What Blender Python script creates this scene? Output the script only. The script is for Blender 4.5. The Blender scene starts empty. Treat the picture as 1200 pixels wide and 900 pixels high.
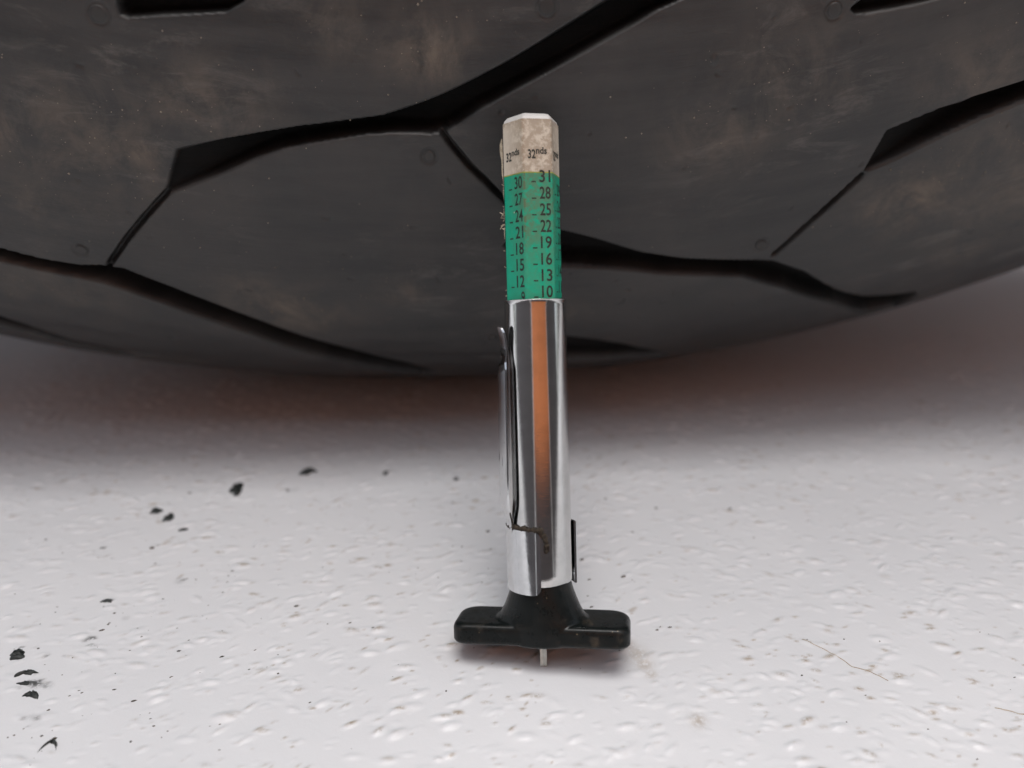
import bpy, bmesh, math, random
import numpy as np
from mathutils import Vector, Matrix, Euler

R = math.radians
SC = bpy.context.scene
COL = SC.collection
MM = 0.001
random.seed(4)
RNG = np.random.default_rng(11)

# ------------------------------------------------------------------ camera, light, exposure
cam_data = bpy.data.cameras.new('camera')
cam = bpy.data.objects.new('camera', cam_data)
COL.objects.link(cam)
cam.location = (-4.481 * MM, -75.957 * MM, 87.80 * MM)
cam.rotation_euler = (R(90 - 29), 0, 0)
cam_data.sensor_width = 36
cam_data.lens = 27.0
cam_data.clip_start = 0.005
cam_data.clip_end = 200
cam_data.dof.use_dof = True
cam_data.dof.focus_distance = 0.107
cam_data.dof.aperture_fstop = 11.0
SC.camera = cam

SUN_EL, SUN_AZ = R(88), R(174)          # almost overhead and very soft
world = bpy.data.worlds.new('World')
SC.world = world
world.use_nodes = True
wn = world.node_tree.nodes
sky = wn.new('ShaderNodeTexSky')
sky.sky_type = 'NISHITA'
sky.sun_disc = False
sky.sun_elevation = SUN_EL
sky.sun_rotation = SUN_AZ
sky.dust_density = 4.0
sky.ozone_density = 0.6
wn['Background'].inputs['Strength'].default_value = 0.12
hsv = wn.new('ShaderNodeHueSaturation')          # pale overcast rather than deep blue
hsv.inputs['Saturation'].default_value = 0.42
world.node_tree.links.new(sky.outputs[0], hsv.inputs['Color'])
world.node_tree.links.new(hsv.outputs[0], wn['Background'].inputs['Color'])

sun_data = bpy.data.lights.new('sun', 'SUN')
sun_data.energy = 1.5
sun_data.angle = R(34)
sun_data.color = (1.0, 0.985, 0.965)
sun = bpy.data.objects.new('sun', sun_data)
COL.objects.link(sun)
sd = Vector((math.sin(SUN_AZ) * math.cos(SUN_EL), math.cos(SUN_AZ) * math.cos(SUN_EL), math.sin(SUN_EL)))
sun.rotation_euler = sd.to_track_quat('Z', 'Y').to_euler()
sun.location = sd * 3

SC.view_settings.view_transform = 'Standard'
SC.view_settings.look = 'None'
SC.view_settings.exposure = 0.78
SC.view_settings.gamma = 1
SC.view_settings.use_curve_mapping = False

# ------------------------------------------------------------------ helpers
def link_mesh(name, me, mat=None, parent=None, smooth=True):
    if mat is not None:
        me.materials.append(mat)
    if smooth:
        me.polygons.foreach_set('use_smooth', np.ones(len(me.polygons), dtype=bool))
    o = bpy.data.objects.new(name, me)
    COL.objects.link(o)
    if parent is not None:
        o.parent = parent
    return o

def mesh_obj(name, verts, faces, mat=None, parent=None, smooth=True):
    """verts in millimetres"""
    me = bpy.data.meshes.new(name)
    me.from_pydata((np.asarray(verts, float) * MM).tolist(), [], [list(map(int, f)) for f in faces])
    me.update()
    return link_mesh(name, me, mat, parent, smooth)

def grid_mesh(name, P, uv=None, attrs=None):
    """P (n, m, 3) in millimetres -> a quad sheet"""
    n, m = P.shape[:2]
    me = bpy.data.meshes.new(name)
    idx = np.arange(n * m).reshape(n, m)
    q = np.stack([idx[:-1, :-1], idx[1:, :-1], idx[1:, 1:], idx[:-1, 1:]], -1).reshape(-1, 4)
    me.vertices.add(n * m)
    me.vertices.foreach_set('co', (P.reshape(-1, 3) * MM).astype(np.float32).ravel())
    me.loops.add(q.size)
    me.loops.foreach_set('vertex_index', q.astype(np.int32).ravel())
    me.polygons.add(len(q))
    me.polygons.foreach_set('loop_start', np.arange(0, q.size, 4, dtype=np.int32))
    if uv is not None:
        l = me.uv_layers.new(name='UVMap')
        l.data.foreach_set('uv', uv.reshape(-1, 2)[q.ravel()].astype(np.float32).ravel())
    for k, a in (attrs or {}).items():
        at = me.attributes.new(k, 'FLOAT', 'POINT')
        at.data.foreach_set('value', a.astype(np.float32).ravel())
    me.update()
    me.validate()
    return me

def thing(name, label, cat, loc=(0, 0, 0), rot=None, group=None):
    o = bpy.data.objects.new(name, None)
    o.empty_display_size = 0.01
    COL.objects.link(o)
    o.location = Vector(loc) * MM
    if rot is not None:
        o.rotation_euler = rot
    tag(o, label, cat, group)
    return o

def tag(o, label, cat, group=None):
    o['label'] = label
    o['category'] = cat
    if group:
        o['group'] = group
    return o

def lathe(prof, n=64, squash=None):
    """prof: list of (r, z); closed ring surface of revolution about z"""
    V, F = [], []
    for (r, z) in prof:
        for k in range(n):
            a = 2 * math.pi * k / n
            V.append((r * math.cos(a), r * math.sin(a), z))
    for i in range(len(prof) - 1):
        for k in range(n):
            F.append((i * n + k, i * n + (k + 1) % n, (i + 1) * n + (k + 1) % n, (i + 1) * n + k))
    return V, F

def fbm(shape, cell, rng, octs=4, gain=0.5):
    """value noise on a grid; cell = first cell size in samples (may be a pair)"""
    cell = np.broadcast_to(np.asarray(cell, float), (2,)).copy()
    out = np.zeros(shape); amp = 1.0; tot = 0
    for _ in range(octs):
        nx, ny = int(shape[0] / cell[0]) + 3, int(shape[1] / cell[1]) + 3
        g = rng.random((nx, ny))
        x = np.arange(shape[0]) / cell[0]; y = np.arange(shape[1]) / cell[1]
        i, j = x.astype(int), y.astype(int)
        fx, fy = x - i, y - j
        fx = (fx * fx * (3 - 2 * fx))[:, None]; fy = (fy * fy * (3 - 2 * fy))[None]
        a = g[np.ix_(i, j)]; b = g[np.ix_(i + 1, j)]; c = g[np.ix_(i, j + 1)]; d = g[np.ix_(i + 1, j + 1)]
        out += amp * ((a * (1 - fx) + b * fx) * (1 - fy) + (c * (1 - fx) + d * fx) * fy)
        tot += amp; amp *= gain; cell = np.maximum(cell / 2, 1.0)
    return out / tot

def sstep(a, b, x):
    t = np.clip((x - a) / (b - a), 0, 1)
    return t * t * (3 - 2 * t)

# ---- node materials
class NT:
    def __init__(self, name):
        self.m = bpy.data.materials.new(name)
        self.m.use_nodes = True
        self.t = self.m.node_tree
        self.b = self.t.nodes['Principled BSDF']
        self.b.inputs['Specular IOR Level'].default_value = 0.5
    def n(self, typ, **kw):
        x = self.t.nodes.new(typ)
        for k, v in kw.items():
            setattr(x, k, v)
        return x
    def l(self, a, b):
        self.t.links.new(a, b)
    def s(self, name, v):
        if hasattr(v, 'is_output') or isinstance(v, bpy.types.NodeSocket):
            self.l(v, self.b.inputs[name])
        else:
            self.b.inputs[name].default_value = v if not isinstance(v, tuple) or len(v) == 4 else (*v, 1)
    def val(self, sock, v):
        if isinstance(v, bpy.types.NodeSocket):
            self.l(v, sock)
        else:
            sock.default_value = v
    def coord(self, kind='Object', scale=(1, 1, 1)):
        c = self.n('ShaderNodeTexCoord')
        mp = self.n('ShaderNodeMapping')
        mp.inputs['Scale'].default_value = scale
        self.l(c.outputs[kind], mp.inputs['Vector'])
        return mp.outputs[0]
    def noise(self, vec, scale, detail=4, rough=0.55, dist=0.0):
        x = self.n('ShaderNodeTexNoise')
        self.l(vec, x.inputs['Vector'])
        x.inputs['Scale'].default_value = scale
        x.inputs['Detail'].default_value = detail
        x.inputs['Roughness'].default_value = rough
        x.inputs['Distortion'].default_value = dist
        return x.outputs['Fac']
    def voro(self, vec, scale, feature='F1', out='Distance', rnd=1.0):
        x = self.n('ShaderNodeTexVoronoi', feature=feature)
        self.l(vec, x.inputs['Vector'])
        x.inputs['Scale'].default_value = scale
        x.inputs['Randomness'].default_value = rnd
        return x.outputs[out]
    def ramp(self, v, a, b, lo=0.0, hi=1.0):
        x = self.n('ShaderNodeMapRange', interpolation_type='SMOOTHSTEP')
        self.l(v, x.inputs['Value'])
        x.inputs['From Min'].default_value = a
        x.inputs['From Max'].default_value = b
        x.inputs['To Min'].default_value = lo
        x.inputs['To Max'].default_value = hi
        return x.outputs[0]
    def math(self, op, a, b=0.0):
        x = self.n('ShaderNodeMath', operation=op)
        self.val(x.inputs[0], a)
        self.val(x.inputs[1], b)
        return x.outputs[0]
    def mix(self, f, a, b):
        x = self.n('ShaderNodeMix', data_type='RGBA')
        self.val(x.inputs[0], f)
        for i, v in ((6, a), (7, b)):
            if isinstance(v, bpy.types.NodeSocket):
                self.l(v, x.inputs[i])
            else:
                x.inputs[i].default_value = (*v, 1)
        return x.outputs[2]
    def attr(self, name):
        return self.n('ShaderNodeAttribute', attribute_name=name).outputs['Fac']
    def bump(self, h, strength, dist):
        x = self.n('ShaderNodeBump')
        x.inputs['Strength'].default_value = strength
        x.inputs['Distance'].default_value = dist
        self.l(h, x.inputs['Height'])
        self.l(x.outputs[0], self.b.inputs['Normal'])
        return x

def mat_rubber():
    t = NT('tyre_rubber')
    uv = t.coord('UV')                       # 1 unit = 100 mm round the wheel / across the tread
    stv = t.coord('UV', (1, 9, 1))
    streak = t.noise(stv, 3.2, 5, 0.6)
    big = t.noise(uv, 4.0, 5, 0.6)
    fine = t.noise(uv, 60, 4, 0.7)
    dustn = t.noise(uv, 11, 7, 0.72, 0.4)
    d = t.attr('dust')
    base = t.mix(t.ramp(streak, 0.3, 0.72), (0.0125, 0.0128, 0.0132), (0.033, 0.0325, 0.032))
    base = t.mix(t.ramp(big, 0.42, 0.72, 0, 0.45), base, (0.052, 0.046, 0.042))
    smear = t.math('MULTIPLY', t.ramp(t.noise(t.coord('UV', (1, 4, 1)), 7, 7, 0.75, 0.6), 0.50, 0.72), t.ramp(t.noise(uv, 2.3, 3), 0.42, 0.62))
    base = t.mix(t.math('MULTIPLY', smear, 0.62), base, (0.115, 0.106, 0.096))
    dm = t.math('MULTIPLY', d, t.ramp(dustn, 0.36, 0.68))
    base = t.mix(t.math('MULTIPLY', dm, 0.75), base, (0.20, 0.16, 0.122))
    vo = t.voro(uv, 46)
    sel = t.ramp(t.voro(uv, 46, out='Color'), 0.80, 0.82)
    clus = t.ramp(t.math('ADD', t.noise(uv, 6, 3), t.math('MULTIPLY', d, 0.25)), 0.47, 0.66)
    sp = t.math('MULTIPLY', t.math('MULTIPLY', t.ramp(vo, 0.10, 0.03), sel), clus)
    vo2 = t.voro(uv, 21)
    sel2 = t.ramp(t.voro(uv, 21, out='Color'), 0.86, 0.88)
    sp2 = t.math('MULTIPLY', t.math('MULTIPLY', t.ramp(vo2, 0.06, 0.02), sel2), 0.45)
    spk = t.math('MAXIMUM', t.math('MULTIPLY', sp, 0.55), t.math('MULTIPLY', sp2, 0.7))
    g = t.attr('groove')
    base = t.mix(t.math('MULTIPLY', g, 0.82), base, (0.0045, 0.0044, 0.0043))   # unworn rubber, painted blacker still for the shade inside the grooves
    base = t.mix(spk, base, (0.36, 0.31, 0.25))
    t.s('Base Color', base)
    rg = t.math('ADD', t.ramp(streak, 0.3, 0.7, 0.42, 0.56), t.math('MULTIPLY', dm, 0.25))
    t.s('Roughness', t.math('MAXIMUM', rg, t.math('MULTIPLY', g, 0.85)))
    t.s('Specular IOR Level', t.ramp(g, 0.0, 1.0, 0.5, 0.12))
    h = t.math('ADD', t.math('MULTIPLY', fine, 0.5), t.math('MULTIPLY', t.noise(stv, 30, 4, 0.7), 0.6))
    h = t.math('ADD', h, t.math('MULTIPLY', spk, 0.6))
    t.bump(h, 0.45, 0.00028)
    return t.m

def mat_plain_rubber(name, col, rough, noise=40):
    t = NT(name)
    v = t.coord('Object')
    t.s('Base Color', t.mix(t.ramp(t.noise(v, noise, 5), 0.35, 0.7), tuple(c * 0.75 for c in col), tuple(c * 1.35 for c in col)))
    t.s('Roughness', rough)
    t.bump(t.noise(v, noise * 12, 4), 0.15, 0.0002)
    return t.m

def mat_floor():
    t = NT('white_embossed_plastic')
    v = t.coord('Object')
    n1 = t.noise(v, 14, 4)
    base = t.mix(t.ramp(n1, 0.3, 0.7), (0.625, 0.638, 0.66), (0.68, 0.692, 0.712))
    dirt = t.attr('dirt')
    nd = t.noise(v, 1500, 5, 0.75)
    dm = t.math('MULTIPLY', dirt, t.ramp(nd, 0.34, 0.54))
    base = t.mix(t.math('MULTIPLY', dm, 0.75), base, (0.30, 0.23, 0.15))
    sc = t.attr('scuff')
    sm = t.math('MULTIPLY', sc, t.ramp(t.noise(v, 2600, 4, 0.7), 0.34, 0.50))
    base = t.mix(t.math('MULTIPLY', sm, 0.9), base, (0.025, 0.028, 0.026))
    # very small grey-brown specks
    vo = t.voro(v, 330)
    sel = t.ramp(t.voro(v, 330, out='Color'), 0.86, 0.88)
    spk = t.math('MULTIPLY', t.math('MULTIPLY', t.ramp(vo, 0.12, 0.05), sel), 0.5)
    base = t.mix(spk, base, (0.16, 0.13, 0.11))
    t.s('Base Color', base)
    t.s('Roughness', t.ramp(t.noise(v, 500, 3), 0.3, 0.7, 0.32, 0.48))
    t.s('Specular IOR Level', 0.5)
    t.s('Subsurface Weight', 0.0)
    t.bump(t.noise(v, 1500, 3, 0.6), 0.12, 0.0002)
    return t.m

def mat_metal(name, brushed=True, col=(0.66, 0.66, 0.65), rough=0.085):
    t = NT(name)
    v = t.coord('Object')
    t.s('Metallic', 1.0)
    sm = t.noise(v, 420, 5, 0.7)
    pit = t.math('MULTIPLY', t.ramp(t.voro(v, 1300), 0.16, 0.06), t.ramp(t.voro(v, 1300, out='Color'), 0.84, 0.86))
    c = t.mix(t.ramp(sm, 0.35, 0.75), col, tuple(x * 0.86 for x in col))
    c = t.mix(t.math('MULTIPLY', pit, 0.75), c, (0.10, 0.075, 0.055))
    t.s('Base Color', c)
    if brushed:
        vs = t.coord('Object', (1, 1, 14))
        sc = t.noise(vs, 700, 4, 0.7)
        t.s('Roughness', t.ramp(sc, 0.3, 0.75, rough * 0.7, rough * 1.9))
        t.bump(sc, 0.06, 0.0001)
    else:
        t.s('Roughness', t.ramp(sm, 0.3, 0.75, rough * 0.6, rough * 1.5))
        t.bump(t.noise(v, 260, 3), 0.10, 0.0002)
    return t.m

def mat_handle():
    t = NT('black_moulded_plastic')
    v = t.coord('Object')
    d = t.noise(v, 520, 6, 0.72)
    big = t.noise(v, 130, 3)
    dm = t.math('MULTIPLY', t.ramp(d, 0.50, 0.74), t.ramp(big, 0.38, 0.66))
    spk = t.math('MULTIPLY', t.ramp(t.voro(v, 1500), 0.20, 0.08), t.ramp(t.voro(v, 1500, out='Color'), 0.80, 0.82))
    c = t.mix(t.math('MULTIPLY', dm, 0.28), (0.0065, 0.0085, 0.0085), (0.15, 0.115, 0.08))
    c = t.mix(t.math('MULTIPLY', spk, 0.45), c, (0.30, 0.23, 0.15))
    t.s('Base Color', c)
    t.s('Specular IOR Level', 0.26)
    t.s('Roughness', t.math('ADD', t.ramp(d, 0.3, 0.75, 0.24, 0.46), t.math('MULTIPLY', dm, 0.2)))
    t.bump(d, 0.12, 0.0002)
    return t.m

def mat_label(name, col, dirty, stain):
    t = NT(name)
    v = t.coord('Object')
    d1 = t.noise(v, 260, 6, 0.7, 0.5)
    d2 = t.noise(v, 1100, 5, 0.75)
    a = t.attr('edge')
    c = t.mix(t.ramp(d1, 0.35, 0.75, 0, 0.35), col, dirty)
    m = t.math('MULTIPLY', t.math('MAXIMUM', a, t.ramp(d1, 0.70, 0.80, 0, 0.5)), t.ramp(d2, 0.36, 0.56))
    c = t.mix(t.math('MULTIPLY', m, 0.9), c, stain)
    spk = t.math('MULTIPLY', t.ramp(t.voro(v, 900), 0.14, 0.06), t.ramp(t.voro(v, 900, out='Color'), 0.88, 0.90))
    c = t.mix(t.math('MULTIPLY', spk, 0.6), c, (0.62, 0.55, 0.42) if col[0] < 0.3 else (0.16, 0.12, 0.08))
    t.s('Base Color', c)
    t.s('Roughness', t.ramp(d2, 0.3, 0.7, 0.34, 0.55))
    t.bump(d2, 0.10, 0.0001)
    return t.m

def mat_flat(name, col, rough=0.6, nscale=300, var=0.35, bump=0.0):
    t = NT(name)
    v = t.coord('Object')
    n = t.noise(v, nscale, 5, 0.7)
    t.s('Base Color', t.mix(t.ramp(n, 0.3, 0.7), tuple(c * (1 - var) for c in col), tuple(min(1, c * (1 + var)) for c in col)))
    t.s('Roughness', rough)
    if bump:
        t.bump(n, bump, 0.0003)
    return t.m

M_RUB = mat_rubber()
M_SIDE = mat_plain_rubber('sidewall_rubber', (0.024, 0.023, 0.022), 0.55)
M_FLOOR = mat_floor()
M_STEEL = mat_metal('polished_steel', True)
M_CLIP = mat_metal('plated_spring_steel', False, (0.70, 0.71, 0.72), 0.10)
M_PIN = mat_metal('probe_steel', False, (0.50, 0.48, 0.44), 0.2)
M_HANDLE = mat_handle()
M_WHITE = mat_label('off_white_label', (0.64, 0.585, 0.49), (0.57, 0.49, 0.37), (0.22, 0.14, 0.075))
M_GREEN = mat_label('green_label', (0.001, 0.375, 0.228), (0.001, 0.32, 0.19), (0.13, 0.115, 0.06))
M_YEL = mat_flat('yellow_line', (0.30, 0.31, 0.04), 0.5)
M_PRINT = mat_flat('black_print', (0.020, 0.024, 0.020), 0.5, 1500, 0.5)
M_CAP = mat_flat('white_bar_plastic', (0.72, 0.72, 0.70), 0.35, 200, 0.08)
M_GRIME = mat_flat('brown_grime', (0.034, 0.025, 0.016), 0.85, 2500, 0.6, 0.4)
M_FUZZ = mat_flat('paper_fuzz', (0.42, 0.37, 0.28), 0.9, 1500, 0.4)
M_CRUMB = mat_flat('black_rubber_crumb', (0.016, 0.020, 0.019), 0.42, 2200, 0.5, 0.5)
M_FIBRE = mat_flat('brown_fibre', (0.34, 0.25, 0.15), 0.8, 900, 0.3)
M_WALL = mat_flat('grey_wall_paint', (0.10, 0.089, 0.089), 0.8, 6, 0.15)
M_BACK = mat_flat('blocking_wall_brown', (0.13, 0.122, 0.117), 0.8, 6, 0.15)
M_REFL_ORANGE = mat_flat('reflected_orange', (0.90, 0.30, 0.11), 0.5, 6, 0.06)

# ------------------------------------------------------------------ the setting: floor
fx = np.arange(-128, 140, 0.27)
fy = np.arange(-28, 118, 0.27)
nx, ny = len(fx), len(fy)
frng = np.random.default_rng(3)
H = np.zeros((nx, ny))
DIRT = np.zeros((nx, ny))
dirt_zone = sstep(0.42, 0.62, fbm((nx, ny), 90, frng, 4))
st = 0.27
for k in range(10500):
    cx, cy = frng.uniform(fx[0] + 4, fx[-1] - 4), frng.uniform(fy[0] + 4, fy[-1] - 4)
    la = 0.55 + 1.15 * frng.random() ** 1.8; lb = la * frng.uniform(0.24, 0.46)
    ang = R(frng.normal(14 if cx < 20 else -5, 17))
    hh = frng.uniform(0.05, 0.32) * (lb / 0.5) ** 0.8
    i0, i1 = int((cx - 2.4 * la - fx[0]) / st), int((cx + 2.4 * la - fx[0]) / st) + 2
    j0, j1 = int((cy - 2.4 * la - fy[0]) / st), int((cy + 2.4 * la - fy[0]) / st) + 2
    i0, j0 = max(i0, 0), max(j0, 0)
    X = fx[i0:i1, None] - cx; Y = fy[None, j0:j1] - cy
    u = (X * math.cos(ang) + Y * math.sin(ang)) / la
    w = (-X * math.sin(ang) + Y * math.cos(ang)) / lb
    rr = np.sqrt(u * u + w * w)
    b = hh * (1 - sstep(0.10, 1.35, rr))
    H[i0:i1, j0:j1] = np.maximum(H[i0:i1, j0:j1], b)
    if frng.random() < 0.42:
        dd = (1 - sstep(0.1, 0.95, np.sqrt((u * 1.1) ** 2 + (w - 0.25) ** 2))) * frng.uniform(0.35, 1.3)
        DIRT[i0:i1, j0:j1] = np.maximum(DIRT[i0:i1, j0:j1], dd * (0.35 + 0.65 * dirt_zone[i0:i1, j0:j1]))
for (x, y, r, a_) in ((13.6, 2.0, 1.4, .6), (14.3, 0.2, 1.1, .7), (12.6, 3.6, 1.1, .5), (15.0, -1.5, .8, .6), (20, -9, 1.0, .8)):
    DIRT = np.maximum(DIRT, a_ * np.exp(-(((fx[:, None] - x) / r) ** 2 + ((fy[None] - y) / r) ** 2)))
H += 0.16 * (fbm((nx, ny), 26, frng, 3) - 0.5)
edge = np.minimum(np.minimum(fx - fx[0], fx[-1] - fx)[:, None], np.minimum(fy - fy[0], fy[-1] - fy)[None])
H *= sstep(0, 6, edge)
# worn black scuffs that only touch the tops of the embossing: (x, y, radius)
SCUFF = [(-75.5, 3.4, 1.6), (-70.2, 1.5, 1.8), (-71.0, -3.0, 2.2), (-68.4, -3.4, 1.0), (-63.5, -12.4, 1.0), (-67.6, 12.3, 1.6),
         (-63.2, 9.0, 0.9), (-74.5, 24.6, 1.3), (-71.8, 22.8, 1.5), (-66, 4.5, 1.8), (-60.0, 29.3, 1.3), (-46, 41.5, 1.6), (-58, 17, 1.3), (-68, -9, 1.6)]
SC_A = np.zeros((nx, ny))
for (x, y, r) in SCUFF:
    d2 = np.sqrt((fx[:, None] - x) ** 2 + ((fy[None] - y) * 1.4) ** 2) / r
    SC_A = np.maximum(SC_A, (1 - sstep(0.35, 1.1, d2)) * sstep(0.0, 0.08, H))
FX, FY = np.meshgrid(fx, fy, indexing='ij')
fl = link_mesh('floor', grid_mesh('floor', np.stack([FX, FY, H], -1), None, {'dirt': DIRT, 'scuff': SC_A}), M_FLOOR)
fl['kind'] = 'structure'

def floor_h(x, y):
    i = min(max(int(round((x - fx[0]) / st)), 0), nx - 1); j = min(max(int(round((y - fy[0]) / st)), 0), ny - 1)
    return float(H[i, j])

x0, x1, y0, y1, B = fx[0], fx[-1], fy[0], fy[-1], 9000.0
V = [(-B, -B, 0), (B, -B, 0), (B, B, 0), (-B, B, 0), (x0, y0, 0), (x1, y0, 0), (x1, y1, 0), (x0, y1, 0)]
fo = mesh_obj('floor_surround', V, [(0, 1, 5, 4), (1, 2, 6, 5), (2, 3, 7, 6), (3, 0, 4, 7)], M_FLOOR, None, False)
fo['kind'] = 'structure'

# added, unseen behind the camera: wall and orange panel for the sleeve to mirror
def box(V, F, x0, x1, y0, y1, z0, z1):
    s = len(V)
    V += [(x0, y0, z0), (x1, y0, z0), (x1, y1, z0), (x0, y1, z0), (x0, y0, z1), (x1, y0, z1), (x1, y1, z1), (x0, y1, z1)]
    F += [(s, s + 3, s + 2, s + 1), (s + 4, s + 5, s + 6, s + 7), (s, s + 1, s + 5, s + 4), (s + 1, s + 2, s + 6, s + 5), (s + 2, s + 3, s + 7, s + 6), (s + 3, s, s + 4, s + 7)]
V, F = [], []
box(V, F, -8000, 8000, -1800, -1650, 0, 2600)
wl = mesh_obj('wall', V, F, M_WALL, None, False); wl['kind'] = 'structure'
V, F = [], []
box(V, F, -420, 8000, 300, 430, 0, 2400)  # added unseen wall, keeps light from behind off the floor under the tyre
bw = mesh_obj('blocking_wall', V, F, M_BACK, None, False); bw['kind'] = 'structure'
V, F = [], []
box(V, F, -480, 1400, -1648, -1600, 480, 2390)  # added for the sleeve's orange reflection; no door is known there
dr = mesh_obj('reflected_panel', V, F, M_REFL_ORANGE, wl, False)
V, F = [], []
box(V, F, -560, -482, -1648, -1580, 0, 2480); box(V, F, 1402, 1480, -1648, -1580, 0, 2480); box(V, F, -481, 1401, -1648, -1582, 2392, 2480)  # added white strips that give thin bright lines in the sleeve's reflection
mesh_obj('reflected_trim', V, F, M_CAP, dr, False)

# ------------------------------------------------------------------ the tyre
T_RO, T_AY, T_AZ, T_Y, T_X, T_YAW, T_CAMB = 326.568, 60.884, 73.891, 103.574, -17.652, 0.069, 0.091
T_ZOFF = 0.2076

def tyre_local(th, ph, off=0.0, ay=T_AY, az=T_AZ):
    """wheel frame: origin under the wheel, axle along y; off = height above the tread along its normal"""
    ny_, nz_ = np.sin(ph) / ay, np.cos(ph) / az
    ln = np.sqrt(ny_ ** 2 + nz_ ** 2)
    rr = T_RO - az + az * np.cos(ph) + off * nz_ / ln
    y = -ay * np.sin(ph) - off * ny_ / ln
    return np.stack([rr * np.sin(th), y, T_RO - rr * np.cos(th)], -1)

tyre = thing('motorcycle_tyre', 'large worn black motorcycle tyre with wide slanting tread grooves standing on white floor', 'tyre',
             (T_X, T_Y, T_ZOFF), Euler((T_CAMB, 0, T_YAW)))
KU, KS = 290.0, 67.0             # mm per radian round the wheel / across the tread, for distances
GROOVES = {'A': [(-9.09, 78.96), (-8.56, 84.58), (-7.17, 86.25), (-6.11, 87.28), (-4.79, 88.4), (-3.46, 89.22), (-2.12, 90.02), (-1.03, 91.24), (-0.21, 92.3), (0.61, 93.48), (1.99, 95.62), (3.37, 97.94), (4.76, 100.17), (5.87, 101.88), (8.31, 100.89), (6.66, 99.38), (5.55, 97.84), (4.72, 96.7), (3.34, 94.71), (1.96, 92.64), (0.86, 90.82), (0.16, 89.24), (-0.2, 88.61), (-0.66, 88.34), (-1.6, 88.5), (-2.68, 88.23), (-3.49, 87.65), (-4.56, 86.78), (-5.36, 86.0), (-6.31, 84.54), (-7.26, 82.58), (-8.22, 80.7)], 'B': [(-15.92, 66.82), (-14.49, 66.52), (-13.77, 66.13), (-13.04, 65.84), (-12.14, 65.96), (-11.47, 66.57), (-10.83, 66.51), (-9.48, 64.15), (-8.23, 61.63), (-6.94, 58.58), (-5.62, 55.06), (-4.23, 51.74), (-3.37, 49.37), (-2.2, 46.05), (-1.3, 41.99), (-0.84, 38.38), (-1.51, 35.75), (-3.21, 41.37), (-4.38, 45.1), (-6.05, 50.24), (-7.37, 54.54), (-8.4, 57.16), (-9.66, 59.96), (-10.9, 62.28), (-11.63, 63.34), (-12.65, 63.67), (-13.65, 63.89), (-14.63, 64.19), (-16.07, 64.53)], 'C': [(-16.58, 50.3), (-15.67, 48.46), (-14.77, 46.15), (-13.88, 43.07), (-12.59, 41.08), (-11.09, 39.21), (-12.68, 34.63), (-14.21, 37.96), (-15.1, 41.28), (-16.04, 43.46), (-16.94, 45.53)], 'D': [(1.57, 73.69), (2.43, 76.04), (3.42, 75.36), (4.14, 74.32), (4.71, 73.41), (6.18, 70.55), (7.67, 68.47), (9.17, 66.88), (10.23, 65.83), (10.84, 64.99), (12.01, 61.36), (13.75, 53.07), (14.72, 49.37), (15.95, 46.3), (16.9, 44.6), (17.15, 42.2), (17.0, 34.0), (15.9, 35.0), (13.83, 48.73), (11.54, 58.15), (9.87, 63.09), (8.34, 64.99), (7.13, 66.18), (5.93, 67.68), (4.75, 68.84), (3.44, 69.75), (2.42, 70.7)], 'F': [(13.51, 76.65), (13.82, 79.19), (14.14, 81.46), (14.94, 81.9), (15.74, 82.28), (17.07, 82.51), (18.39, 82.51), (19.96, 82.35), (20.01, 80.86), (18.47, 80.26), (17.16, 79.8), (15.85, 78.87), (14.53, 77.54)], 'G': [(-9.94, 98.33), (-9.81, 100.37), (-5.86, 102.11), (-6.31, 100.35), (-6.78, 99.41), (-7.67, 98.9), (-8.67, 98.29), (-9.66, 97.55), (-9.88, 97.67)], 'H': [(12.85, 95.82), (13.15, 96.26), (13.55, 97.73), (16.32, 95.28), (15.54, 94.62), (14.48, 94.83), (13.28, 95.16), (12.96, 95.41)], 'I': [(3.09, 53.99), (3.84, 53.15), (4.99, 50.87), (6.0, 47.89), (7.07, 43.45), (8.16, 36.22), (6.53, 39.44), (5.17, 41.33), (3.97, 43.39), (3.18, 44.42)]}
SIPES = {'A2': [(-9.03, 79.21), (-9.8, 75.59), (-10.52, 71.73), (-11.24, 67.08)], 'A3': [(-0.36, 88.7), (0.0, 86.99), (0.52, 84.59), (1.06, 82.58), (1.87, 79.14), (2.57, 76.0)], 'E': [(13.46, 76.34), (12.58, 73.28), (11.69, 69.98), (10.85, 66.47)]}

PERIOD = 22.5                     # the pattern repeats 16 times round the wheel

def seg_dist(U, S, a, b):
    ax, ay_ = a; bx, by = b
    dx, dy = bx - ax, by - ay_
    t = np.clip(((U - ax) * dx + (S - ay_) * dy) / (dx * dx + dy * dy + 1e-12), 0, 1)
    return np.hypot(U - ax - t * dx, S - ay_ - t * dy)

def poly_sd(U, S, pts):
    d = np.full(U.shape, 1e9); ins = np.zeros(U.shape, bool)
    n = len(pts)
    for i in range(n):
        a, b = pts[i], pts[(i + 1) % n]
        d = np.minimum(d, seg_dist(U, S, a, b))
        c = (a[1] > S) != (b[1] > S)
        with np.errstate(divide='ignore', invalid='ignore'):
            xi = a[0] + (S - a[1]) * (b[0] - a[0]) / (b[1] - a[1] + 1e-15)
        ins ^= c & (U < xi)
    return np.where(ins, d, -d)

def smooth_poly(pts, it=1):
    return pts

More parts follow.
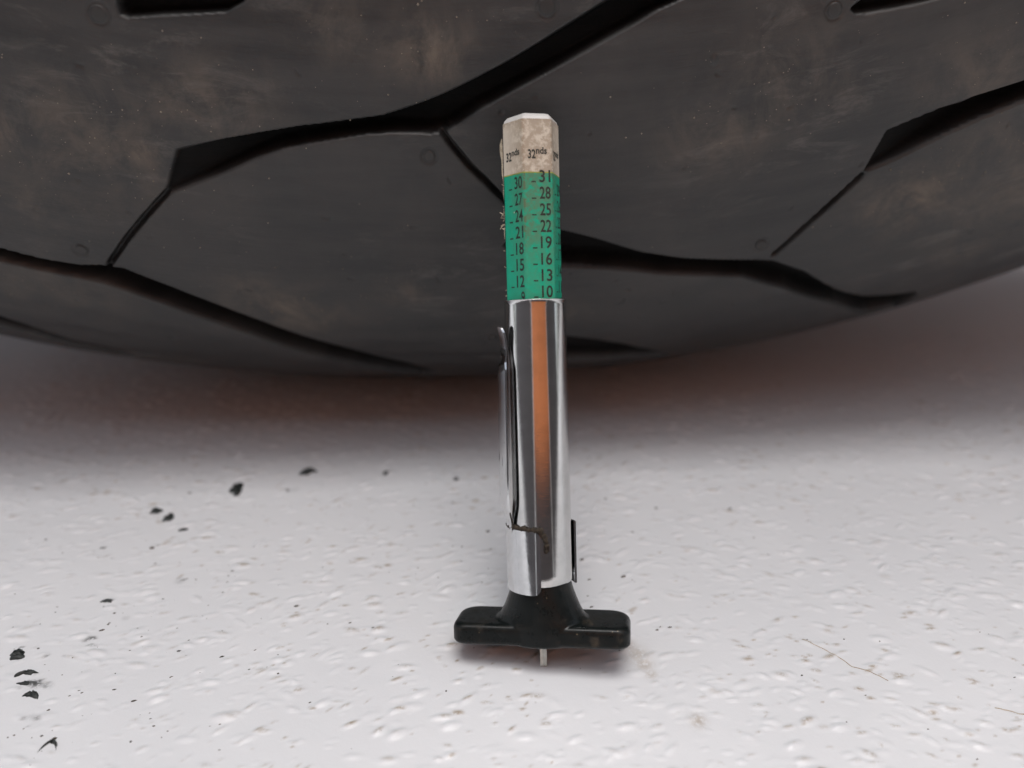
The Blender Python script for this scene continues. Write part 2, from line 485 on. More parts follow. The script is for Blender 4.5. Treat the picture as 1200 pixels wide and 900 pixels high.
tdeg = np.concatenate([np.arange(-180, -46, 1.5), np.arange(-46, -17.6, 0.14), np.arange(-17.6, 22.2, 0.046), np.arange(22.2, 46, 0.14), np.arange(46, 180.01, 1.5)])
pdeg = np.concatenate([np.arange(-92, 26, 2.0), np.arange(26, 107, 0.20)])
th, ph = np.meshgrid(np.radians(tdeg), np.radians(pdeg), indexing='ij')
depth = np.zeros(th.shape)
rise = np.zeros(th.shape)
TU, TS = th * KU, ph * KS
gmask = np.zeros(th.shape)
wob = (fbm(th.shape, 26, RNG, 3) - 0.5) * 0.5

def rows_cols(u0, u1, s0, s1):
    i = np.where((tdeg >= u0) & (tdeg <= u1))[0]; j = np.where((pdeg >= s0) & (pdeg <= s1))[0]
    return (slice(i[0], i[-1] + 1), slice(j[0], j[-1] + 1)) if len(i) and len(j) else None

def carve(pts_deg, dmax, wall, shift=0.0, only=None, ramp=None):
    p = np.array(pts_deg, float) + [shift, 0]
    rc = rows_cols(p[:, 0].min() - 0.5, p[:, 0].max() + 0.5, p[:, 1].min() - 2, p[:, 1].max() + 2)
    if rc is None:
        return
    pm = [(math.radians(a) * KU, math.radians(b) * KS) for a, b in p]
    sd = poly_sd(TU[rc], TS[rc], pm) + 0.12 * wob[rc]
    dep = dmax * np.clip(sd / wall + 0.3, 0, 1)
    if ramp is not None:            # the groove runs out to nothing at its left end
        u0 = math.radians(ramp[0] + shift) * KU
        dep = dep * np.clip(0.10 + 0.90 * (TU[rc] - u0 - 0.30 * (TS[rc] - math.radians(ramp[1]) * KS)) / 15.0, 0.04, 1) ** 0.8
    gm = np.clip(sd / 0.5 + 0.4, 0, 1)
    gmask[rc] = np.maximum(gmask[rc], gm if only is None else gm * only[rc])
    # rounded lip beside the groove
    lip = 0.05 * np.exp(-np.abs(sd) / 0.5)
    dd = dep + lip
    if only is not None:
        dd = dd * only[rc]
    depth[rc] = np.maximum(depth[rc], dd)

def carve_line(pts_deg, half, dmax, shift=0.0, only=None):
    p = np.array(pts_deg, float) + [shift, 0]
    rc = rows_cols(p[:, 0].min() - 0.6, p[:, 0].max() + 0.6, p[:, 1].min() - 3, p[:, 1].max() + 3)
    if rc is None:
        return
    pm = [(math.radians(a) * KU, math.radians(b) * KS) for a, b in p]
    d = np.full(TU[rc].shape, 1e9)
    for a, b in zip(pm[:-1], pm[1:]):
        d = np.minimum(d, seg_dist(TU[rc], TS[rc], a, b))
    dd = dmax * np.clip((half - d + 0.05 * wob[rc]) / 0.32, 0, 1)
    if only is not None:
        dd = dd * only[rc]
    depth[rc] = np.maximum(depth[rc], dd)

DEEP = dict(A=5.0, B=4.5, C=3.0, D=4.5, F=5.0, G=3.6, H=3.0, I=3.0)
right = (np.degrees(th) > 20.3).astype(float)
left = (np.degrees(th) < -15.5).astype(float)
for k, p in GROOVES.items():
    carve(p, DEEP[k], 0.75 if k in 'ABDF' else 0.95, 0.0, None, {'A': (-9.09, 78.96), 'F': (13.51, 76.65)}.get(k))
for k, p in SIPES.items():
    carve_line(p, 0.55, 1.9)
for s in (-2, -1, 1, 2):
    only = right if s > 0 else left
    for k in ('A', 'D', 'G', 'I') if s > 0 else ('A', 'D', 'G'):
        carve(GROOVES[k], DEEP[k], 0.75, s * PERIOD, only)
    for k in ('A2', 'A3'):
        carve_line(SIPES[k], 0.55, 1.9, s * PERIOD, only)
def local_scale(s):
    a = math.radians(s)
    return T_RO - T_AZ * (1 - math.cos(a)), math.hypot(T_AY * math.cos(a), T_AZ * math.sin(a))

VENTS = [(-10.51, 97.22, 1.30), (3.16, 100.55, 1.35), (12.29, 96.08, 1.2), (-11.99, 68.91, 1.15), (-0.75, 85.7, 1.0), (1.19, 54.22, 1.1), (10.34, 68.71, 1.1)]
for (u, s, r) in VENTS:           # ring-shaped recess round each moulding vent plug
    rc = rows_cols(u - 1.2, u + 1.2, s - 4, s + 4)
    lu, ls = local_scale(s)
    d = np.hypot((th[rc] - math.radians(u)) * lu, (ph[rc] - math.radians(s)) * ls)
    depth[rc] = np.maximum(depth[rc], 0.22 * (1 - sstep(0.0, 0.34, np.abs(d - r))))
SPOT = [(8.45, 93.59, 0.75)]
rise += 0.22 * (fbm(th.shape, (70, 60), RNG, 3) - 0.5) * (np.degrees(ph) > 26)
for (u, s, r) in SPOT:
    d = np.hypot(TU - math.radians(u) * KU, TS - math.radians(s) * KS)
    rise += 0.25 * (1 - sstep(0.3, 1.0, d / r))
# small cuts and nicks
for k in range(60):
    u, s = RNG.uniform(-14, 19), RNG.uniform(50, 100)
    a = RNG.normal(0, 0.6); L = RNG.uniform(0.3, 1.0)
    rc = rows_cols(u - .7, u + .7, s - 2, s + 2)
    q = (math.radians(u) * KU, math.radians(s) * KS)
    d = seg_dist(TU[rc], TS[rc], q, (q[0] + L * math.cos(a), q[1] + L * math.sin(a)))
    depth[rc] = np.maximum(depth[rc], 0.22 * (1 - sstep(0.0, 0.30, d)))
DUST = [(-7.59, 89.72, 60, .55), (-11.35, 84.01, 90, .5), (-0.69, 96.7, 40, .8), (-5.87, 61.17, 55, .85), (-9.64, 83.62, 25, .8), (8.83, 86.07, 60, .5),
        (15.36, 70.38, 55, .8), (19.5, 66, 90, .55), (17.5, 74, 60, .5), (-13.5, 60, 80, .35), (17.0, 84.86, 60, .45), (-13.07, 74.78, 50, .45), (-3.84, 98.77, 40, .5), (11.0, 89.84, 70, .4), (17.67, 97.5, 30, .6),
        (-1.64, 65.63, 30, .5), (-6.69, 66.14, 30, .4), (18.52, 55.32, 50, .4), (-13.6, 83.4, 28, .9), (3.5, 60, 40, .3)]
dust = np.zeros(th.shape)
for (u, s, r, a) in DUST:
    rm = r / 7.4
    d2 = ((TU - math.radians(u) * KU) / (rm * 1.25)) ** 2 + ((TS - math.radians(s) * KS) / (rm * 0.7)) ** 2
    dust = np.maximum(dust, a * np.exp(-d2))
dust *= 1 - sstep(0.3, 1.5, depth)
P = tyre_local(th, ph, rise - depth)
uv = np.stack([TU / 100, TS / 100], -1)
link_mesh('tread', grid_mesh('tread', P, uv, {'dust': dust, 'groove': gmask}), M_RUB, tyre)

for sgn in (1, -1):
    pd = np.array([107, 112, 118, 124, 130, 136, 142, 148, 152, 156, 158, 158.5]) if sgn > 0 else -np.array([92, 98, 104, 112, 120, 128, 136, 144, 150, 156, 158, 158.5])
    offs = np.array([-1.2, 0, 0, 0.4, 0, 0, 0.5, 0, 0.4, 1.2, 0, -2.5])
    if sgn < 0:
        offs[0] = -0.4
    t2, p2 = np.meshgrid(np.radians(np.arange(-180, 180.1, 1.0)), np.radians(pd), indexing='ij')
    link_mesh('sidewall', grid_mesh('sidewall', tyre_local(t2, p2, np.broadcast_to(offs, p2.shape))), M_SIDE, tyre)

for (u, s, r) in VENTS:
    V, F = [(0, 0, 0)], []
    n = 20
    rr_ = r * 0.86
    pts = []
    for ring, o in ((0.0, 0.10), (0.7, 0.09), (0.93, 0.05), (1.0, -0.25)):
        a = np.linspace(0, 2 * math.pi, n, endpoint=False)
        tt = math.radians(u) + ring * rr_ * np.cos(a) / local_scale(s)[0]
        pp = math.radians(s) + ring * rr_ * np.sin(a) / local_scale(s)[1]
        pts.append(tyre_local(tt, pp, np.full(n, o)))
    PP = np.concatenate([pts[0][:1]] + pts[1:])
    F = [(0, 1 + k, 1 + (k + 1) % n) for k in range(n)]
    for q in range(2):
        F += [(1 + q * n + k, 1 + (q + 1) * n + k, 1 + (q + 1) * n + (k + 1) % n, 1 + q * n + (k + 1) % n) for k in range(n)]
    mesh_obj('vent_plug', PP, F, M_SIDE, tyre)

# grit lying on the rubber
gv, gf = [], []
for k in range(900):
    if k < 760:
        c = DUST[RNG.integers(len(DUST))]
        u, s = c[0] + RNG.normal(0, 1.6), c[1] + RNG.normal(0, 4.5)
    else:
        u, s = RNG.uniform(-15, 20), RNG.uniform(48, 101)
    i, j = np.abs(tdeg - u).argmin(), np.abs(pdeg - s).argmin()
    if depth[i, j] > 0.1 or s > 104:
        continue
    r = float(np.clip(RNG.lognormal(-2.65, 0.5), 0.04, 0.24))
    c = tyre_local(np.radians(u), np.radians(s), float(rise[i, j]) + r * 0.25)
    b = len(gv)
    for d in ((1, 0, 0), (-1, 0, 0), (0, 1, 0), (0, -1, 0), (0, 0, 1), (0, 0, -1)):
        gv.append(c + np.array(d) * r * RNG.uniform(0.6, 1.15))
    gf += [(b + 4, b, b + 2), (b + 4, b + 2, b + 1), (b + 4, b + 1, b + 3), (b + 4, b + 3, b), (b + 5, b + 2, b), (b + 5, b + 1, b + 2), (b + 5, b + 3, b + 1), (b + 5, b, b + 3)]
gr = mesh_obj('grit', gv, gf, mat_flat('pale_grit', (0.20, 0.172, 0.135), 0.9, 900, 0.5), tyre, False)
gr['kind'] = 'stuff'

# ------------------------------------------------------------------ the tread depth gauge
LEAN = 25.0
rot = (Matrix.Rotation(R(-LEAN), 4, 'X') @ Matrix.Rotation(R(-1.5), 4, 'Y')).to_euler()
gauge = thing('tread_depth_gauge', 'pencil style tread depth gauge with steel sleeve and black T handle leaning on the tyre', 'tread gauge', (0, 0, 0), rot)

HEXA = 12.0
def hex_ring(Rc, z, rnd=0.55, per=4):
    """rounded hexagon, centre face turned HEXA degrees to the right of the camera"""
    pts = []
    for k in range(6):
        a = R(-90 + HEXA + 30 + 60 * k)
        corner = np.array([math.cos(a), math.sin(a)]) * Rc
        cc = np.array([math.cos(a), math.sin(a)]) * (Rc - rnd / math.cos(R(30)))
        for q in range(per + 1):
            b = a + R(-30 + 60 * q / per)
            pts.append((cc[0] + rnd * math.cos(b), cc[1] + rnd * math.sin(b), z))
    return pts

def hex_prism(name, levels, mat, cap_top=False, attrs=None):
    V, F = [], []
    n = 30
    for (Rc, z, rnd) in levels:
        V += hex_ring(Rc, z, rnd)
    for i in range(len(levels) - 1):
        F += [(i * n + k, i * n + (k + 1) % n, (i + 1) * n + (k + 1) % n, (i + 1) * n + k) for k in range(n)]
    if cap_top:
        F.append(tuple((len(levels) - 1) * n + k for k in range(n)))
    return V, F

RB = 3.92
V, F = hex_prism('scale_bar', [(RB - .10, 30, .5), (RB - .06, 75.0, .5), (RB - .22, 75.5, .5), (RB - .65, 75.9, .45), (RB - .95, 76.0, .4)], M_CAP, True)
bar = mesh_obj('scale_bar', V, F, M_CAP, gauge, False)

def band(name, z0, z1, mat, Rc, stain_top):
    zs = np.linspace(z0, z1, max(2, int((z1 - z0) / 0.3)))
    V, F = hex_prism(name, [(Rc, float(z), .5) for z in zs], mat)
    n = 30
    Va = np.array(V)
    o = mesh_obj(name, V, F, mat, bar, False)
    for p in o.data.polygons:
        p.use_smooth = False
    az = np.degrees(np.arctan2(Va[:, 0], -Va[:, 1]))
    e = np.zeros(len(Va))
    for c in (HEXA - 30, HEXA + 30):
        e = np.maximum(e, np.exp(-((az - c) / 8.0) ** 2) * 0.95)
    e *= (0.35 + 0.65 * sstep(52, 66, Va[:, 2])) * (1.0 if stain_top else 0.75)
    if stain_top:
        e = np.maximum(e * 0.8, np.exp(-((Va[:, 2] - z1) / 0.5) ** 2) * 0.7)
    if not stain_top:               # rubbed brown streak between the two number columns
        e = np.maximum(e, 1.0 * np.exp(-((az - (HEXA - 29)) / 4.5) ** 2) * sstep(57, 60, Va[:, 2]))
    at = o.data.attributes.new('edge', 'FLOAT', 'POINT')
    at.data.foreach_set('value', e.astype(np.float32))
    return o

wb = band('white_band', 68.25, 75.1, M_WHITE, RB, True)
gb = band('green_band', 40.0, 68.14, M_GREEN, RB, False)
V, F = hex_prism('yellow_line', [(RB + .01, 68.12, .5), (RB + .01, 68.26, .5)], M_YEL)
mesh_obj('yellow_line', V, F, M_YEL, bar, False)

def text_geo(txt, height, width, bold=0.03):
    """outline of a text, scaled to height x width (mm), lower left corner at the origin"""
    cu = bpy.data.curves.new('print', 'FONT')
    cu.body = txt; cu.size = 1.0; cu.offset = bold; cu.resolution_u = 3
    ob = bpy.data.objects.new('print', cu)
    COL.objects.link(ob)
    dg = bpy.context.evaluated_depsgraph_get()
    me = ob.evaluated_get(dg).to_mesh()
    V = np.array([v.co[:] for v in me.vertices]); F = [tuple(p.vertices) for p in me.polygons]
    ob.evaluated_get(dg).to_mesh_clear()
    bpy.data.objects.remove(ob); bpy.data.curves.remove(cu)
    mn, mx = V.min(0), V.max(0)
    V = (V - mn) / np.maximum(mx - mn, 1e-6)
    return V * [width, height, 0], F

def face_frame(k):
    """k = 0 the face turned to the camera, -1 the one left of it, +1 the one right of it"""
    a = R(-90 + HEXA + 60 * k)
    nrm = np.array([math.cos(a), math.sin(a), 0]); tx = np.array([-math.sin(a), math.cos(a), 0])
    return nrm, tx

class Print:
    def __init__(self): self.V, self.F = [], []
    def add(self, V, F, k, x, z):
        nrm, tx = face_frame(k)
        ap = RB * math.cos(R(30)) + 0.018
        s = len(self.V)
        for v in V:
            self.V.append(nrm * ap + tx * (v[0] + x) + np.array([0, 0, v[1] + z]))
        self.F += [tuple(i + s for i in f) for f in F]

STEP = 0.719
for k, first in ((0, 31), (-1, 30), (1, 29), (2, 31), (3, 30), (-2, 29)):
    pr = Print()
    for num in range(first, 5, -3):
        z = 66.9 - (31 - num) * STEP
        s = str(num)
        w = 1.50 if len(s) == 2 else 0.70
        V, F = text_geo(s, 1.62, w, 0.016)
        pr.add(V, F, k, 1.68 - w, z)
        pr.add(np.array([(0, 0, 0), (.62, 0, 0), (.62, .17, 0), (0, .17, 0)]), [(0, 1, 2, 3)], k, -0.92, z)
    mesh_obj('scale_numbers', pr.V, pr.F, M_PRINT, bar, False)
    pr = Print()
    V, F = text_geo('32', 1.22, 1.05); pr.add(V, F, k, -1.30, 69.95)
    V, F = text_geo('nds', 0.92, 1.48); pr.add(V, F, k, -0.20, 70.55)
    mesh_obj('unit_print', pr.V, pr.F, M_PRINT, bar, False)

# peeling paper edge on the left of the label, with fuzz
az_l = R(-90 + HEXA - 90)
lx, ly = (RB + .02) * math.cos(az_l), (RB + .02) * math.sin(az_l)
V, F = [], []
zs = np.linspace(60.0, 73.4, 40)
for i, z in enumerate(zs):
    t_ = (z - 60.0) / 13.4
    o_ = 0.04 + 0.42 * max(0, (t_ - 0.45) / 0.55) ** 1.4 + 0.05 * math.sin(z * 2.3)
    if t_ > 0.96: o_ *= (1 - t_) / 0.04 * 0.6 + 0.3
    for (rx_, ry_) in ((0, -.10), (0, .14)):
        V.append((lx - 0.02 + rx_ * 0, ly + ry_ + 0.5, z))
    for (ry_) in (-.05, .10):
        V.append((lx - 0.02 - o_, ly + ry_ + 0.5, z - 0.1))
n = 4
for i in range(len(zs) - 1):
    F += [(i * n, i * n + 2, (i + 1) * n + 2, (i + 1) * n), (i * n + 2, i * n + 3, (i + 1) * n + 3, (i + 1) * n + 2), (i * n + 3, i * n + 1, (i + 1) * n + 1, (i + 1) * n + 3)]
mesh_obj('peeling_label_edge', V, F, M_FUZZ, bar)

def tube_path(V, F, pts, r, n=6, jitter=0.0):
    pts = [np.array(p, float) for p in pts]
    s = len(V); m = len(pts)
    for i, p in enumerate(pts):
        d = pts[min(i + 1, m - 1)] - pts[max(i - 1, 0)]
        d = d / (np.linalg.norm(d) + 1e-9)
        a = np.cross(d, [0.3, 0.2, 0.93]); a /= np.linalg.norm(a) + 1e-9
        b = np.cross(d, a)
        ri = (r[i] if hasattr(r, '__len__') else r)
        for k in range(n):
            q = 2 * math.pi * k / n
            V.append(p + (a * math.cos(q) + b * math.sin(q)) * ri * (1 + jitter * random.uniform(-1, 1)))
    for i in range(m - 1):
        F += [(s + i * n + k, s + i * n + (k + 1) % n, s + (i + 1) * n + (k + 1) % n, s + (i + 1) * n + k) for k in range(n)]
    F += [tuple(s + k for k in reversed(range(n))), tuple(s + (m - 1) * n + k for k in range(n))]

V, F = [], []
for k in range(26):
    z = random.choice((47.5, 53, 56.5, 62, 66)) + random.gauss(0, 1.2) if k < 18 else random.uniform(60.5, 63.5)
    y = ly + 0.5 + random.uniform(-.2, .2)
    L = random.uniform(0.1, 0.38 if k < 18 else 0.7)
    a = random.uniform(-0.9, 0.9)
    p0 = np.array([lx + 0.05, y, z])
    tube_path(V, F, [p0, p0 + np.array([-L * .6, random.uniform(-.1, .1), L * .5 * a]), p0 + np.array([-L, random.uniform(-.2, .2), L * a * 1.2 - L * .2])], random.uniform(.03, .085), 5)
fz = mesh_obj('paper_fuzz', V, F, M_FUZZ, bar); fz['kind'] = 'stuff'

# steel sleeve: a drawn tube with a thin turned lip
RT, RBm = 4.24, 4.36
prof = [(RT - .42, 36), (RT - .42, 51.50), (RT - .30, 51.62), (RT + .03, 51.63), (RT + .055, 51.59), (RT + .03, 51.55), (RT, 51.48)]
prof += [(RT + (RBm - RT) * t_ ** 1.0, 51.36 - t_ * 38.5) for t_ in np.linspace(0.01, 1, 30)]
prof += [(RBm - .05, 12.70), (RBm - .35, 12.66), (RBm - .40, 13.2)]
V, F = lathe(prof, 128)
V = np.array(V)
sleeve = mesh_obj('sleeve', V, [f[::-1] for f in F], M_STEEL, gauge)

# spring clip: collar round the foot of the sleeve, tongue rising on the left
def sheet(name, P, thick, mat, parent):
    """P (n, m, 3) mm sheet given real thickness along its normals"""
    du = np.gradient(P, axis=0); dv = np.gradient(P, axis=1)
    N = np.cross(du, dv); N /= np.linalg.norm(N, axis=-1, keepdims=True) + 1e-12
    A_, B_ = P + N * thick / 2, P - N * thick / 2
    n, m = P.shape[:2]
    V = np.concatenate([A_.reshape(-1, 3), B_.reshape(-1, 3)])
    idx = np.arange(n * m).reshape(n, m); o = n * m
    F = []
    for i in range(n - 1):
        for j in range(m - 1):
            F.append((idx[i, j], idx[i + 1, j], idx[i + 1, j + 1], idx[i, j + 1]))
            F.append((o + idx[i, j], o + idx[i, j + 1], o + idx[i + 1, j + 1], o + idx[i + 1, j]))
    ring = [idx[i, 0] for i in range(n)] + [idx[-1, j] for j in range(1, m)] + [idx[i, -1] for i in range(n - 2, -1, -1)] + [idx[0, j] for j in range(m - 2, 0, -1)]
    for a, b in zip(ring, ring[1:] + ring[:1]):
        F.append((b, a, o + a, o + b))
    ob = mesh_obj(name, V, F, mat, parent)
    md = ob.modifiers.new('edge', 'EDGE_SPLIT'); md.split_angle = R(50)
    return ob

beta = np.radians(np.concatenate([np.linspace(-2.5, -10, 12), np.linspace(-12, -265, 90)]))
nz = 26
PZ = np.zeros((len(beta), nz, 3))
for i, b in enumerate(beta):
    arc = (beta[0] - b) * 4.75
    arc2 = (b - beta[-1]) * 4.75
    cut = 1.1 - math.sqrt(max(0, 1.1 ** 2 - (1.1 - min(arc, 1.1)) ** 2))
    bd = math.degrees(b)
    ztop, zbot = 20.55, 11.75
    rr = RBm + 0.32
    if bd < -235:
        rr += 0.22 * ((-235 - bd) / 30) ** 1.3
    # the front corner lies tight on the tube
    for j in range(nz):
        z = zbot + cut * 1.0 + (ztop - zbot - 1.75 * cut) * j / (nz - 1)
        PZ[i, j] = (rr * math.sin(b), -rr * math.cos(b), z)
clip = sheet('pocket_clip', PZ[:, ::-1], 0.30, M_CLIP, gauge)

BC = R(-64)
er = np.array([math.sin(BC), -math.cos(BC), 0]); et = np.array([math.cos(BC), math.sin(BC), 0])
#        z,   rho, half width
TG = [(20.0, 4.68, .9), (21.0, 4.72, .9), (21.8, 4.84, 1.0), (22.6, 5.10, 1.15), (23.4, 5.36, 1.3), (24.4, 5.48, 1.38), (28, 5.46, 1.4), (33, 5.42, 1.4),
      (38, 5.36, 1.36), (41.6, 5.32, 1.32), (42.4, 5.26, 1.25), (43.1, 5.16, 1.0), (44.0, 4.98, .86), (45.0, 4.86, .86), (46.0, 4.92, .9), (46.8, 5.06, .92), (47.5, 5.28, .82), (47.9, 5.44, .62), (48.1, 5.54, .35)]
PT_ = np.zeros((len(TG), 13, 3))
for i, (z, rho, hw) in enumerate(TG):
    for j, q in enumerate(np.linspace(-1, 1, 13)):
        hw *= 0.86 if j == 0 else 1.0
        PT_[i, j] = er * (rho - 0.22 * (q * hw / 2.2) ** 2) + et * q * hw + np.array([0, 0, z])
sheet('clip_tongue', PT_, 0.28, M_CLIP, clip)

# grime packed along the collar's top edge
path = []
for bd in np.linspace(-88, 0, 60):
    path.append((RBm + 0.19, bd, 20.55 + 0.12 + 0.10 * math.sin(bd * 0.35) + random.uniform(-.10, .10)))
for t_ in np.linspace(0.05, 1, 22):
    path.append((RBm + 0.05, 0 + 8.5 * math.sin(t_ * 2.2), 20.4 - 2.9 * t_))
V, F = [], []
pts = [(r_ * math.sin(R(b)), -r_ * math.cos(R(b)), z) for (r_, b, z) in path]
tube_path(V, F, pts, [min(1, .45 + i / 25) * random.uniform(.20, .38) * (1.0 if i < 58 else 1.15) for i in range(len(pts))], 7, 0.35)
mesh_obj('grime', V, F, M_GRIME, clip)

# black T handle: bar and flared hub fused into one moulding
def rounded_bar():
    bm = bmesh.new()
    hx, hy, rc = 12.3, 4.0, 2.7
    z0_, z1_ = 4.2, 7.15
    ring = []
    for (sx, sy, a0) in ((1, 1, 0), (-1, 1, 90), (-1, -1, 180), (1, -1, 270)):
        rcc = rc if sy > 0 else 1.7
        for q in range(7):
            a = R(a0 + 15 * q)
            ring.append((sx * (hx - rcc) + rcc * math.cos(a), sy * (hy - rcc) + rcc * math.sin(a)))
    lev = [(z0_, .5), (z0_ + .15, .2), (z0_ + .5, 0), (z1_ - .75, 0), (z1_ - .3, .16), (z1_ - .05, .45), (z1_, .8)]
    vs = [[bm.verts.new((x * (1 - ins / hx), y * (1 - ins / hy), z)) for (x, y) in ring] for (z, ins) in lev]
    n = len(ring)
    for a, b in zip(vs[:-1], vs[1:]):
        for k in range(n):
            bm.faces.new((a[k], a[(k + 1) % n], b[(k + 1) % n], b[k]))
    bm.faces.new(vs[0][::-1]); bm.faces.new(vs[-1])
    return bm

bm = rounded_bar()
hub = [(4.0, 4.0, 13.3), (4.20, 4.12, 12.2), (4.55, 4.22, 11.0), (4.95, 4.3, 9.9), (5.40, 4.32, 8.8), (5.95, 4.34, 7.8), (6.6, 4.36, 7.1), (6.7, 4.36, 6.0), (6.2, 4.3, 4.4), (5.8, 4.1, 4.12)]
rings = [[bm.verts.new((rx * math.cos(2 * math.pi * k / 48), (ry if k >= 24 else ry * 1.0) * math.sin(2 * math.pi * k / 48), z)) for k in range(48)] for (rx, ry, z) in hub]
for a, b in zip(rings[:-1], rings[1:]):
    for k in range(48):
        bm.faces.new((a[k], b[k], b[(k + 1) % 48], a[(k + 1) % 48]))
bm.faces.new(rings[0]); bm.faces.new(rings[-1][::-1])
me = bpy.data.meshes.new('handle')
bm.to_mesh(me); bm.free()
tmp = bpy.data.objects.new('handle_tmp', me); COL.objects.link(tmp)
md = tmp.modifiers.new('fuse', 'REMESH'); md.mode = 'VOXEL'; md.voxel_size = 0.13
md = tmp.modifiers.new('soft', 'SMOOTH'); md.factor = 0.5; md.iterations = 2
dg = bpy.context.evaluated_depsgraph_get()
me2 = bpy.data.meshes.new_from_object(tmp.evaluated_get(dg))
bpy.data.objects.remove(tmp)
me2.name = 'handle'
# the bar sits turned a little, its right end nearer the camera
me2.transform(Matrix.Scale(MM, 4) @ Matrix.Rotation(R(-9), 4, 'Z'))
me2.materials.clear()
link_mesh('handle', me2, M_HANDLE, gauge)

# probe pin
V, F = [], []
w_, d_ = 0.47, 0.36
for z, k in ((-.02, .8), (.10, 1), (5.0, 1)):
    V += [(-w_ * k, -d_ * k, z), (-w_ * .12, -d_ * k * .55, z), (w_ * k, -d_ * k, z), (w_ * k, d_ * k, z), (-w_ * k, d_ * k, z)]
for i in range(2):
    F += [(i * 5 + k, i * 5 + (k + 1) % 5, (i + 1) * 5 + (k + 1) % 5, (i + 1) * 5 + k) for k in range(5)]
F.append((4, 3, 2, 1, 0))
mesh_obj('probe_pin', V, F, M_PIN, gauge, False)

# ------------------------------------------------------------------ crumbs and fibres on the floor
def crumb(x, y, rx, ry, h, ang, label, seed, hook=0.0):
    rg = np.random.default_rng(seed)
    n, rings = 22, 5
    ph_ = rg.uniform(0, 6.28, 4)
    V = []
    rim = []
    for k in range(n):
        a = 2 * math.pi * k / n
        rim.append(1 + 0.16 * math.sin(2 * a + ph_[0]) + 0.13 * math.sin(3 * a + ph_[1]) + 0.14 * math.sin(5 * a + ph_[2]) + rg.uniform(-.15, .15))
    V.append((0, 0, h))
    for q in range(1, rings + 1):
        t_ = q / rings
        for k in range(n):
            a = 2 * math.pi * k / n
            r_ = t_ * rim[k]
            px, py = r_ * rx * math.cos(a), r_ * ry * math.sin(a)
            py += hook * rx * (0.5 - (px / rx) ** 2)
            zz = h * math.sqrt(max(0, 1 - t_ ** 2.2)) * (1 + rg.uniform(-.45, .45)) - (0.12 if q == rings else 0)
            V.append((px, py, zz))
    F = [(0, 1 + k, 1 + (k + 1) % n) for k in range(n)]
    for q in range(rings - 1):
        F += [(1 + q * n + k, 1 + (q + 1) * n + k, 1 + (q + 1) * n + (k + 1) % n, 1 + q * n + (k + 1) % n) for k in range(n)]
    ca, sa = math.cos(ang), math.sin(ang)
    W = []
    for (px, py, zz) in V:
        qx, qy = px * ca - py * sa, px * sa + py * ca
        W.append((qx, qy, zz + max(0.0, floor_h(x + qx, y + qy) - 0.0)))
    me = bpy.data.meshes.new('rubber_crumb')
    me.from_pydata((np.array(W) * MM).tolist(), [], F); me.update()
    o = link_mesh('rubber_crumb', me, M_CRUMB)
    o.location = (x * MM, y * MM, 0)
    tag(o, label, 'rubber crumb', 'black rubber crumbs on the white floor')
CR = [
    (-56.4, 41.2, 1.42, 1.75, .55, .2, 'largest round black crumb on white floor, alone left of the gauge below the tyre', 0),
    (-44.3, 47.0, 1.65, 1.10, .40, .0, 'flat oval black crumb nearest the tyre shadow, right of the largest round crumb', 0),
    (-69.1, 34.8, 1.20, 0.85, .35, .5, 'thin slanted black crumb, left one of the close pair below the largest crumb', 0),
    (-66.0, 32.8, 1.00, 1.15, .40, .4, 'round greyish black crumb, right one of the close pair below the largest crumb', 0),
    (-62.2, 29.6, 0.80, 0.45, .25, .2, 'small faint grey crumb just lower right of the close pair', 0),
    (-29.1, 46.4, 0.65, 0.55, .30, .1, 'small dark crumb at shadow edge, left of the two beside the sleeve', 0),
    (-15.2, 44.5, 0.60, 0.42, .28, .1, 'small dark crumb at shadow edge, closest to the steel clip tongue', 0),
    (-75.7, 1.9, 1.25, 0.95, .40, .1, 'ragged square black crumb at left picture edge, topmost of the lower left cluster', 0),
    (-72.6, -1.4, 1.45, 0.50, .32, .22, 'long low black crumb in second row of the lower left cluster', 0.25),
    (-72.0, -3.1, 0.95, 0.32, .25, .15, 'narrow black sliver between long crumb and hooked crumb at lower left', 0),
    (-69.9, -5.1, 1.00, 0.62, .38, -.1, 'hooked black crumb with pale middle at bottom of the lower left cluster', 0.5),
    (-63.3, -12.6, 0.95, 0.30, .28, .0, 'arch shaped black crumb nearest the bottom edge at lower left', 1.1),
    (-67.7, 12.4, 1.00, 0.32, .25, .05, 'thin curved dark crumb above right of the lower left cluster', 0.3),
]
for i, (x, y, rx, ry, h, a, lab, hook) in enumerate(CR):
    crumb(x, y, rx, ry, h, a, lab, 50 + i, hook)

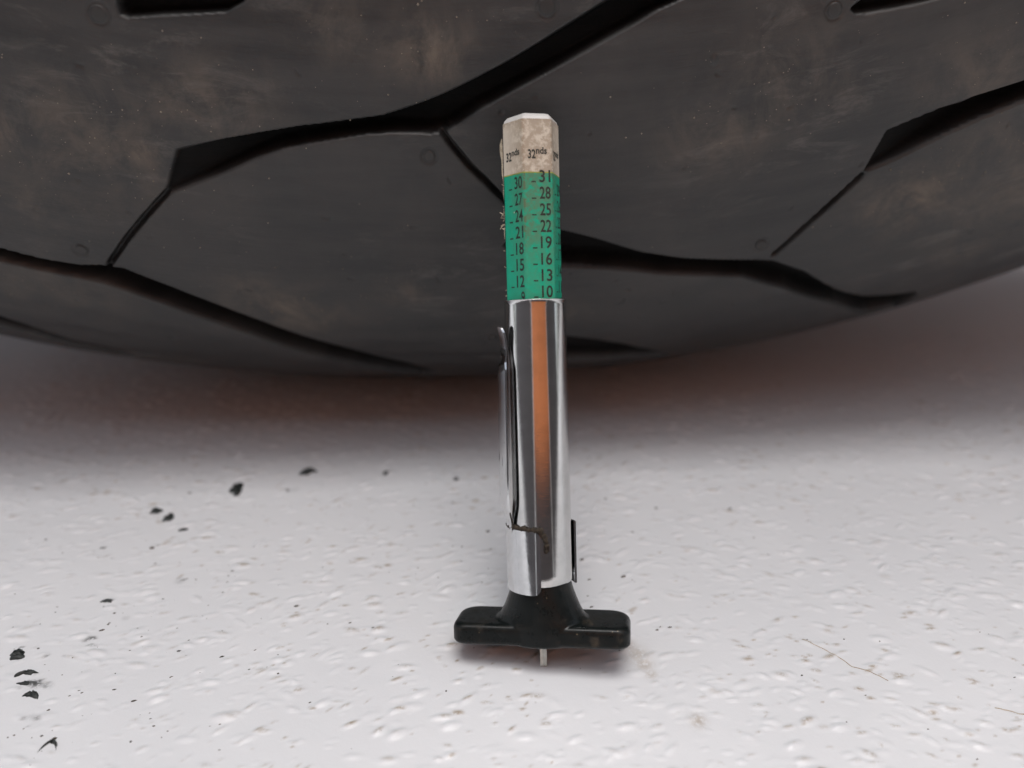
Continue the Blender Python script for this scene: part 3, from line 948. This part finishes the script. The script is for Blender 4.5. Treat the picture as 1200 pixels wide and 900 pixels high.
# loose dark and brown specks of dirt, too many and too small to count
V, F = [], []
for k in range(300):
    if k < 170:
        x, y = RNG.normal(-62, 13), RNG.normal(8, 17)
    elif k < 250:
        x, y = RNG.normal(0, 22), RNG.normal(28, 12)
    else:
        x, y = RNG.uniform(-80, 75), RNG.uniform(-16, 48)
    if not (-90 < x < 90 and -18 < y < 52):
        continue
    r = float(np.clip(RNG.lognormal(-2.25, 0.5), 0.05, 0.34))
    b = len(V); c = np.array([x, y, floor_h(x, y) + r * .1]); q = RNG.uniform(0, 6.28); el = RNG.uniform(1, 2.4)
    for i in range(5):
        a = q + i * 1.2566
        vx, vy = r * el * math.cos(a - q) * RNG.uniform(.6, 1.2), r * math.sin(a - q) * RNG.uniform(.6, 1.2)
        V.append(c + np.array([vx * math.cos(.3) - vy * math.sin(.3), vx * math.sin(.3) + vy * math.cos(.3), -r * .3]))
    V.append(c + np.array([0, 0, r * .6]))
    F += [(b + i, b + (i + 1) % 5, b + 5) for i in range(5)]
sp = mesh_obj('dirt_specks', V, F, mat_flat('dirt_specks', (0.07, 0.058, 0.046), 0.9, 260, 0.85)); sp['kind'] = 'stuff'

def fibre(pts, r, label):
    V, F = [], []
    P_ = []
    m = len(pts)
    for i in range(m - 1):
        for t_ in np.linspace(0, 1, 6, endpoint=False):
            a, b = np.array(pts[i]), np.array(pts[i + 1])
            p = a + (b - a) * t_
            P_.append((p[0] + 0.12 * math.sin(i * 6 + t_ * 5), p[1], floor_h(*p) + r * 0.4))
    P_.append((*pts[-1], floor_h(*pts[-1]) + r * 0.8))
    tube_path(V, F, P_, r, 5)
    o = mesh_obj('fibre', V, F, M_FIBRE)
    tag(o, label, 'fibre', 'stray fibres on the white floor')
fibre([(38.2, 4.7), (40.0, 3.6), (42.0, 1.9), (43.8, -0.2), (45.8, -1.0), (47.8, -2.6)], 0.055, 'long thin tan fibre lying on the floor right of the black handle')
fibre([(60.2, -7.0), (61.6, -7.4), (63.0, -8.0), (64.4, -8.2)], 0.06, 'short reddish brown fibre at right edge of the white floor')
